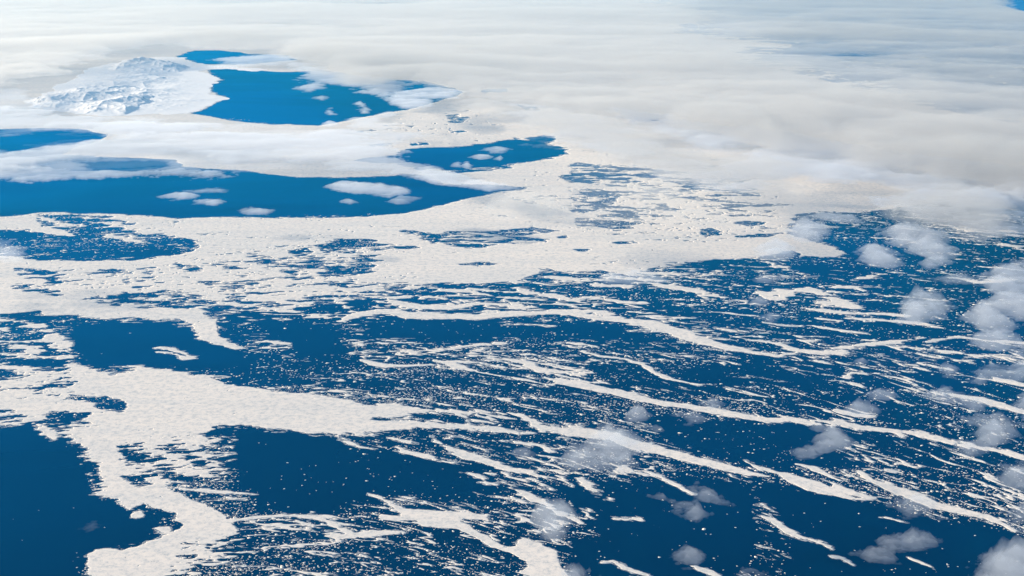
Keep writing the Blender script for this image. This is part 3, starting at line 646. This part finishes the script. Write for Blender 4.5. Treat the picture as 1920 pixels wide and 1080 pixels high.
def slab(polys_sel, vxyz_top, bottom, nodes):
    """closed plates: top polygons, walls along their free edges and a bottom. polys_sel: list of (n, k) vertex-id arrays"""
    edges_a, edges_b, loops, sizes = [], [], [], []
    for p in polys_sel:
        if not len(p):
            continue
        loops.append(p.ravel()); sizes.append(np.full(len(p), p.shape[1]))
        edges_a.append(p.ravel()); edges_b.append(np.roll(p, -1, 1).ravel())
    loops, sizes = np.concatenate(loops), np.concatenate(sizes)
    a, b = np.concatenate(edges_a), np.concatenate(edges_b)
    ids, inv = np.unique(loops, return_inverse=True)
    n = len(ids)
    loc = lambda x: np.searchsorted(ids, x)
    a, b = loc(a), loc(b)
    keys, rev = a * n + b, b * n + a
    free = ~np.isin(rev, keys) & (ids[a] >= nodes) & (ids[b] >= nodes)     # water's edge only
    wa, wb = a[free], b[free]
    top = vxyz_top(ids)
    ring, ri = np.unique(np.concatenate([wa, wb]), return_inverse=True)
    low = top[ring].copy()
    low[:, 2] = bottom
    la, lb = ri[:len(wa)] + n, ri[len(wa):] + n
    walls = np.stack([wa, la, lb, wb], 1)
    co = np.concatenate([top, low])
    return co, np.concatenate([inv.ravel(), walls.ravel()]), np.concatenate([sizes, np.full(len(walls), 4)])

# ---------------------------------------------------------------- the sea
R = 420000.0
ang = np.linspace(0, 2 * math.pi, 97)[:-1]
sea = mesh_object("sea", np.stack([R * np.cos(ang), R * np.sin(ang), 0 * ang], 1), np.arange(96), [96], M_WATER,
                  "deep blue polar sea under all the ice and cloud", None, None, "structure")

# ---------------------------------------------------------------- the ice
g = Grid(-380, 2300, 1.6, -70, 1290, 1.2)
f, ID, F, SL = ice_map(g)
own = np.where(f > 0, ID, -2)
for _ in range(140):                                      # loose ice touching a named field belongs to it
    todo = own == -1
    before = todo.sum()
    for sh, ax in ((1, 0), (-1, 0), (1, 1), (-1, 1)):
        nb = np.roll(own, sh, ax)
        own = np.where((own == -1) & (nb >= 0), nb, own)
    if (own == -1).sum() == before:
        break
m4 = np.stack([own[1:, :-1], own[1:, 1:], own[:-1, 1:], own[:-1, :-1]])
cell_id = m4.max(axis=0)                                  # -2 where no corner is ice
vx, vy, polys, case = contour(f, cell_id)
lab = components(np.where(f > 0, own + 1, -1))
flat = lab.ravel()
u, inv_, cnt = np.unique(flat, return_inverse=True, return_counts=True)
first = np.zeros(len(u), np.int64); first[inv_] = np.arange(len(flat))
cells_of = dict(zip(u.tolist(), cnt.tolist()))
feat_of = {int(k): int(own.ravel()[first[n]]) for n, k in enumerate(u) if k >= 0}

def on_sea(ids, z=1.6):
    px, py = g.xs[0] + vx[ids] * g.dx, g.ys[0] + vy[ids] * g.dy
    gx, gy = at(px, py)
    return np.stack([gx, gy, np.full(len(gx), z)], 1)

main = {}
for k, ft in feat_of.items():
    if ft >= 0 and (ft not in main or cells_of[k] > cells_of[main[ft]]):
        main[ft] = k
main_of = {v: k for k, v in main.items()}
rest = [k for k in feat_of if k not in main_of]
# drifting floes: small many-sided plates, thick where the currents gather them
rng = np.random.default_rng(7)
D = floe_density(g, f)
N_TRY = 420000
tx, ty = rng.uniform(g.xs[0], g.xs[-1], N_TRY), rng.uniform(60, g.ys[-1], N_TRY)
ci = np.clip(((tx - g.xs[0]) / g.dx).round().astype(int), 0, g.shape[1] - 1)
cj = np.clip(((ty - g.ys[0]) / g.dy).round().astype(int), 0, g.shape[0] - 1)
keep = (rng.random(N_TRY) < D[cj, ci] * .52) & (f[cj, ci] < -1.5)
tx, ty = tx[keep], ty[keep]
size = np.clip(rng.lognormal(.22, .46, len(tx)), .6, 4.5)   # half width in pixels
print("floes", len(tx), "loose pieces of ice", len(rest))

def floe_mesh(idx, bottom=-.4):
    """plates for the given floes in one mesh"""
    n = 8
    a = np.linspace(0, 2 * math.pi, n + 1)[:-1][None] + rng.uniform(0, 6, (len(idx), 1)) + rng.uniform(-.3, .3, (len(idx), n))
    gx, gy = at(tx[idx], ty[idx])
    px = np.hypot(np.hypot(gx, gy), ALT) / FPX              # metres per pixel there
    r = (size[idx] * px)[:, None] * rng.uniform(.6, 1.2, (len(idx), n))
    tall = rng.uniform(.5, 1.0, (len(idx), 1))
    yaw = rng.normal(0, .5, (len(idx), 1))
    ex, ey = r * np.cos(a), r * np.sin(a) * tall
    x = gx[:, None] + ex * np.cos(yaw) - ey * np.sin(yaw)
    y = gy[:, None] + ex * np.sin(yaw) + ey * np.cos(yaw)
    top = np.stack([x, y, np.full_like(x, 1.2)], 2)
    low = top.copy(); low[..., 2] = bottom
    co = np.concatenate([top, low], 1).reshape(-1, 3)
    base = np.arange(len(idx))[:, None] * 2 * n
    k = np.arange(n)[None]
    k2 = (k + 1) % n
    tops = (base + k).ravel()
    walls = np.stack([base + k, base + n + k, base + n + k2, base + k2], 2).reshape(-1, 4)
    return co, np.concatenate([tops, walls.ravel()]), np.concatenate([np.full(len(idx), n), np.full(len(walls), 4)])

named = [k for k in main.values()]
loose_area = {k: cells_of[k] * g.dx * g.dy for k in rest}
pool = [(loose_area[k], 'c', k) for k in rest] + [(3.0 * s * s * .35, 'f', n) for n, s in enumerate(size)]
in_view = []
for area, t, k in pool:
    if t == 'f':
        cx, cy = tx[k], ty[k]
    else:
        n = first[np.searchsorted(u, k)]
        cy, cx = g.ys[0] + (n // g.shape[1]) * g.dy, g.xs[0] + (n % g.shape[1]) * g.dx
    if 4 < cx < 1916 and 190 < cy < 1076:
        in_view.append((area, t, k, cx, cy))
in_view.sort(key=lambda r: -r[0])
MAX_FLOES = 290 - 2
single = in_view[:MAX_FLOES]
single_c = {r[2] for r in single if r[1] == 'c'}
single_f = {r[2] for r in single if r[1] == 'f'}

# sort the polygons of the contour by component, once
by_comp = {}
pj = []
for _j, _i, arr in polys:
    o_ = np.where(arr < f.size, own.ravel()[np.minimum(arr, f.size - 1)], -9)
    pick = arr[np.arange(len(arr)), o_.argmax(axis=1)]
    pj.append((lab.ravel()[pick], arr))
wanted = set(named) | single_c
for comp, arr in pj:
    order = np.argsort(comp, kind='stable')
    c, a = comp[order], arr[order]
    cut = np.nonzero(np.diff(c))[0] + 1
    for cc, aa in zip(np.split(c, cut), np.split(a, cut)):
        key = int(cc[0])
        by_comp.setdefault(key if key in wanted else 'rest', []).append(aa)
for key, lst in by_comp.items():                           # join arrays of equal width
    w = {}
    for a in lst:
        w.setdefault(a.shape[1], []).append(a)
    by_comp[key] = [np.concatenate(v) for v in w.values()]

for ft, k in main.items():
    op, name, label, amp, s = ICE[ft]
    if k in by_comp:
        mesh_object(name, *slab(by_comp[k], on_sea, -.6, f.size), M_ICE, label, name.replace('_', ' '))
# where a loose piece lies: told by the named ice nearest to it
anchors = [(x, y, ft) for ft in main for (x, y) in [q[:2] for q in pts(ICE[ft][4])] if -50 < x < 1970 and y < 1100]
AX, AY = np.array([a[0] for a in anchors]), np.array([a[1] for a in anchors])
seen = {}
for area, t, k, cx, cy in single:
    a = anchors[int(np.argmin((AX - cx) ** 2 + 6 * (AY - cy) ** 2))]
    near = ' '.join(ICE[a[2]][2].split()[:7])
    for w in (' and', ' with', ' over', ' from', ' to', ' in', ' on', ' the', ' of', ' at', ' a', ' left', ' right', ' under', ' its', ' leaving', ' above', ' crossing', ' dark', ' running', ' reaching', ' across', ' ending', ' between'):
        while near.endswith(w):
            near = near[:-len(w)]
    seen.setdefault(near, []).append((area, t, k))
ORDINAL = ["longest", "second longest", "third longest", "fourth longest", "fifth longest", "sixth longest", "seventh longest", "eighth longest"]
span = {}
for k in single_c:
    jj_, ii_ = np.nonzero(lab == k)
    span[k] = (np.ptp(ii_) * g.dx, np.ptp(jj_) * g.dy)
for near, lst in seen.items():
    strips = sorted((r for r in lst if r[1] == 'c' and span[r[2]][0] > 22), key=lambda r: -span[r[2]][0])
    place = {r[2]: n for n, r in enumerate(strips)}
    for rank, (area, t, k) in enumerate(lst):
        if t == 'c' and k in place and place[k] < len(ORDINAL):
            label = ORDINAL[place[k]] + " loose strip of white ice near the " + near
        elif t == 'c':
            thin = span[k][0] > 4.5 * span[k][1]
            label = ("thin sliver" if thin else "stubby piece") + " of white ice adrift near the " + near
        else:
            label = "small white ice floe adrift near the " + near
        label = ' '.join(label.split()[:16])
        if t == 'c' and k not in by_comp:
            continue
        if t == 'c':
            mesh = slab(by_comp[k], on_sea, -.5, f.size)
        else:
            mesh = floe_mesh(np.array([k]))
        mesh_object("ice_floe", *mesh, M_ICE, label, "ice floe", "loose floes near the " + near)
if 'rest' in by_comp:
    mesh_object("brash_ice", *slab(by_comp['rest'], on_sea, -.5, f.size), M_ICE, "loose broken white ice shreds drifting between the bands", None, None, "stuff")
svx, svy, spolys, _c = contour(np.where(f > 6, 1.0, SL))
w_ = {}
for _j, _i, a in spolys:
    w_.setdefault(a.shape[1], []).append(a)
def slush_at(ids):
    x_, y_ = at(g.xs[0] + svx[ids] * g.dx, g.ys[0] + svy[ids] * g.dy)
    return np.stack([x_, y_, np.full(len(x_), .45)], 1)
mesh_object("slush", *slab([np.concatenate(v) for v in w_.values()], slush_at, -.3, f.size), M_SLUSH, "thin grey slush along the edges of the white ice", None, None, "stuff")
others = np.array([n for n in range(len(tx)) if n not in single_f])
mesh_object("drift_ice", *floe_mesh(others), M_ICE, "countless tiny white floes sprinkled over the blue water", None, None, "stuff")
tris = sum(len(o.data.loops) - 2 * len(o.data.polygons) for o in COL.objects if o.type == 'MESH')
print("ice triangles", tris, "objects", len(COL.objects))

# ---------------------------------------------------------------- clouds
def cloud(name, ops, seed, tau, base, gx, label, kind=None, waves=(70, 34, 16, 8), stretch=1.6, depth=.55):
    sigma, mat = (DECK_SIGMA, M_DECK) if kind else (CLOUD_SIGMA, M_CLOUD)
    T = cloud_map(gx, ops, seed, *((1.5, 2.2) if kind else (1.2, 2.0))) * tau * (1 if kind else 1.35)
    tone = fbm(gx.P, gx.Q, 400 + seed, waves, .72, stretch)
    T = T * np.clip(1 + depth * tone, .05, 2.4)
    if not kind:                                            # ragged, with holes where it thins out
        T = np.maximum(T - tau * .13 * np.clip(1 - 2.2 * tone, 0, 2), 0)
    eps = .025
    vx_, vy_, pl, case_ = contour(T - eps, None, 1)
    W = T.shape[1]
    w = {}
    for j, i, a in pl:
        w.setdefault(a.shape[1], []).append(a)
    pl = [np.concatenate(v) for v in w.values()]
    if not pl:
        return None
    loops = np.concatenate([p.ravel() for p in pl]); sizes = np.concatenate([np.full(len(p), p.shape[1]) for p in pl])
    ids, inv = np.unique(loops, return_inverse=True)
    n = len(ids)
    inner = ids < T.size                                    # grid nodes have thickness, rim points none
    px, py = gx.xs[0] + vx_[ids] * gx.dx, gx.ys[0] + vy_[ids] * gx.dy
    x, y = at(px, py, base)
    h = np.where(inner, np.maximum(T.ravel()[np.minimum(ids, T.size - 1)] - eps, .001), 0) * np.sin(dip(py)) / sigma
    top = np.stack([x, y, base + .72 * h], 1)
    low = np.stack([x, y, base - .28 * h], 1)[inner]
    remap = np.arange(n)
    remap[inner] = n + np.arange(inner.sum())
    l1 = inv.ravel()
    # the under side: the same polygons the other way round
    starts = np.concatenate([[0], np.cumsum(sizes)[:-1]])
    rev = np.repeat(starts + sizes - 1, sizes) - (np.arange(len(l1)) - np.repeat(starts, sizes))
    l2 = remap[l1][rev]
    return mesh_object(name, np.concatenate([top, low]), np.concatenate([l1, l2]), np.concatenate([sizes, sizes]), mat,
                       label, None if kind else "cloud", None, kind, True)

deck_grid = Grid(-520, 2420, 4.0, -112, 452, 1.6)
cloud("cloud_deck", DECK, 1, 1.0, 1300.0, deck_grid, "broad pale grey cloud deck filling the far half of the view", "stuff",
      (240, 110, 52, 26, 13, 7), 1.9, 1.05)
cloud("cloud", VEIL, 61, .62, 900.0, Grid(-520, 900, 2.2, 150, 380, 1.1), "long low grey cloud bank lying across the left inlet and the ice behind it", None, (80, 40, 20, 10, 5), 1.6, .6)
cloud("cloud", FAR_BANK, 62, .62, 900.0, Grid(340, 860, 1.8, 84, 210, .9), "grey ragged cloud bank along the far shore of the upper blue lake", None, (60, 30, 15, 8, 4), 1.6, .7)
cloud("cloud", FRONT, 63, .75, 900.0, Grid(860, 2440, 2.6, 150, 470, 1.2), "lumpy pale cloud bank forming the ragged front of the far deck", None, (110, 56, 28, 14, 7, 4), 1.6, .85)
for k, (label, tau, ops) in enumerate(PUFFS):
    p = [q for o in ops for q in pts(o[4])]
    x0, x1 = min(q[0] for q in p), max(q[0] for q in p)
    y0, y1 = min(q[1] for q in p), max(q[1] for q in p)
    st = 2.2 if x1 - x0 > 60 else 1.6
    gp = Grid(x0 - 90, x1 + 90, st, y0 - 44, y1 + 44, st * .7)
    cloud("cloud", ops, k + 2, tau, 1000.0 + 37.0 * (k % 9), gp, label, None, (40, 20, 11, 6, 3.4), 1.5, .85)

# ---------------------------------------------------------------- the snowy land
def ridged(x, y, seed, waves, gain=.55):
    out, amp, tot = 0.0, 1.0, 0.0
    for k, w in enumerate(waves):
        c, s = math.cos(.9 * k + .3), math.sin(.9 * k + .3)
        n = noise((x * c - y * s) / w + 5.7 * k, (x * s + y * c) / w, seed + 13 * k)
        out = out + amp * (1 - np.abs(2 * n - 1)) ** 1.6
        tot += amp
        amp *= gain
    return out / tot

def mountain_material():
    m, nt, out = material("snow_and_rock")
    b = node(nt, "ShaderNodeBsdfPrincipled", Roughness=.85)
    b.inputs["Specular IOR Level"].default_value = .1
    geo = node(nt, "ShaderNodeNewGeometry")
    sep = node(nt, "ShaderNodeSeparateXYZ")
    nt.links.new(geo.outputs["True Normal"], sep.inputs[0])
    nz = tex(nt, 350, 4, .7)
    add = node(nt, "ShaderNodeMath", operation='MULTIPLY_ADD')
    nt.links.new(nz, add.inputs[0]); add.inputs[1].default_value = .30
    nt.links.new(sep.outputs[2], add.inputs[2])
    c = ramp(nt, add.outputs[0], [(.94, (.40, .42, .46)), (1.04, (.86, .83, .80))])
    nt.links.new(c, b.inputs["Base Color"])
    nt.links.new(b.outputs[0], out.inputs["Surface"])
    return m
M_MOUNT = mountain_material()

def terrain(name, outline, height, label, seed, waves, fall, low=2.5, ragged=8, spine=None):
    p = pts(outline)
    gx = Grid(min(q[0] for q in p) - 20, max(q[0] for q in p) + 20, .8, min(q[1] for q in p) - 8, max(q[1] for q in p) + 8, .4)
    b, d = gx.poly(p, 80)
    D2 = np.full(gx.shape, -60.0); D2[b] = d
    D2 = D2 + ragged * fbm(gx.P, gx.Q, seed + 3, (60, 28, 13, 6), .65)
    X, Y = at(gx.X, gx.Y)
    rise = smooth(0, fall, D2)
    if spine:
        bs, ds = gx.stroke(pts(spine), 200)
        S = np.full(gx.shape, -400.0); S[bs] = ds
        rise = rise * (.55 + .45 * np.exp(np.minimum(S, 0) / 70.0))
    Z = low + height * rise * (.10 + .9 * ridged(X, Y, seed, waves) ** 1.4) * 1.25
    vx2, vy2, pl, _c = contour(D2, None, 1)
    w = {}
    for j, i, a in pl:
        w.setdefault(a.shape[1], []).append(a)
    def top(ids):
        px, py = gx.xs[0] + vx2[ids] * gx.dx, gx.ys[0] + vy2[ids] * gx.dy
        x, y = at(px, py)
        z = np.where(ids < Z.size, Z.ravel()[np.minimum(ids, Z.size - 1)], low)
        return np.stack([x, y, z], 1)
    return mesh_object(name, *slab([np.concatenate(v) for v in w.values()], top, -.8, Z.size), M_MOUNT, label, None, None, "structure")

terrain("land", "60,187 90,172 130,150 170,128 230,112 300,107 340,108 372,116 384,121 430,124 480,129 500,131 478,133 430,130 392,131 384,134 400,141 414,149 397,157 398,169 409,178 424,185 406,191 390,200 370,209 352,213 300,214 250,217 190,215 130,212 80,206",
        260.0, "low rolling snowy ground between the mountains and the upper blue lake", 21, (3400, 1500, 650, 290), 170, 2.5, 16)
terrain("mountain", "52,190 80,180 110,170 150,163 200,160 250,163 290,170 310,182 300,196 280,208 240,217 190,217 130,212 80,204",
        400.0, "broad snowy massif with rocky blue gullies at the upper left", 33, (3600, 1700, 800, 380, 190), 40, 4.0, 16,
        "80,192,4 120,186,10 180,186,14 240,192,12 285,192,4")
terrain("mountain", "180,128 230,116 262,113 290,113 325,117 362,126 352,136 310,139 270,140 235,139 200,134",
        500.0, "farther snowy mountain ridge with a dark cliff above the spit", 48, (3600, 1700, 800, 380), 40, 4.0, 12,
        "215,130,3 255,125,9 300,125,9 345,130,3")


# ---------------------------------------------------------------- the air
s, zb, zt = 640000.0, -1.0 - 1.0, 10060.0
co = [(-s, -s, zb), (s, -s, zb), (s, s, zb), (-s, s, zb), (-s, -s, zt), (s, -s, zt), (s, s, zt), (-s, s, zt)]
fc = [0, 3, 2, 1, 4, 5, 6, 7, 0, 1, 5, 4, 1, 2, 6, 5, 2, 3, 7, 6, 3, 0, 4, 7]
if HAZE:
    mesh_object("haze", np.array(co, float), fc, [4] * 6, M_HAZE, "thin blue air between the aircraft and the sea", None, None, "stuff")
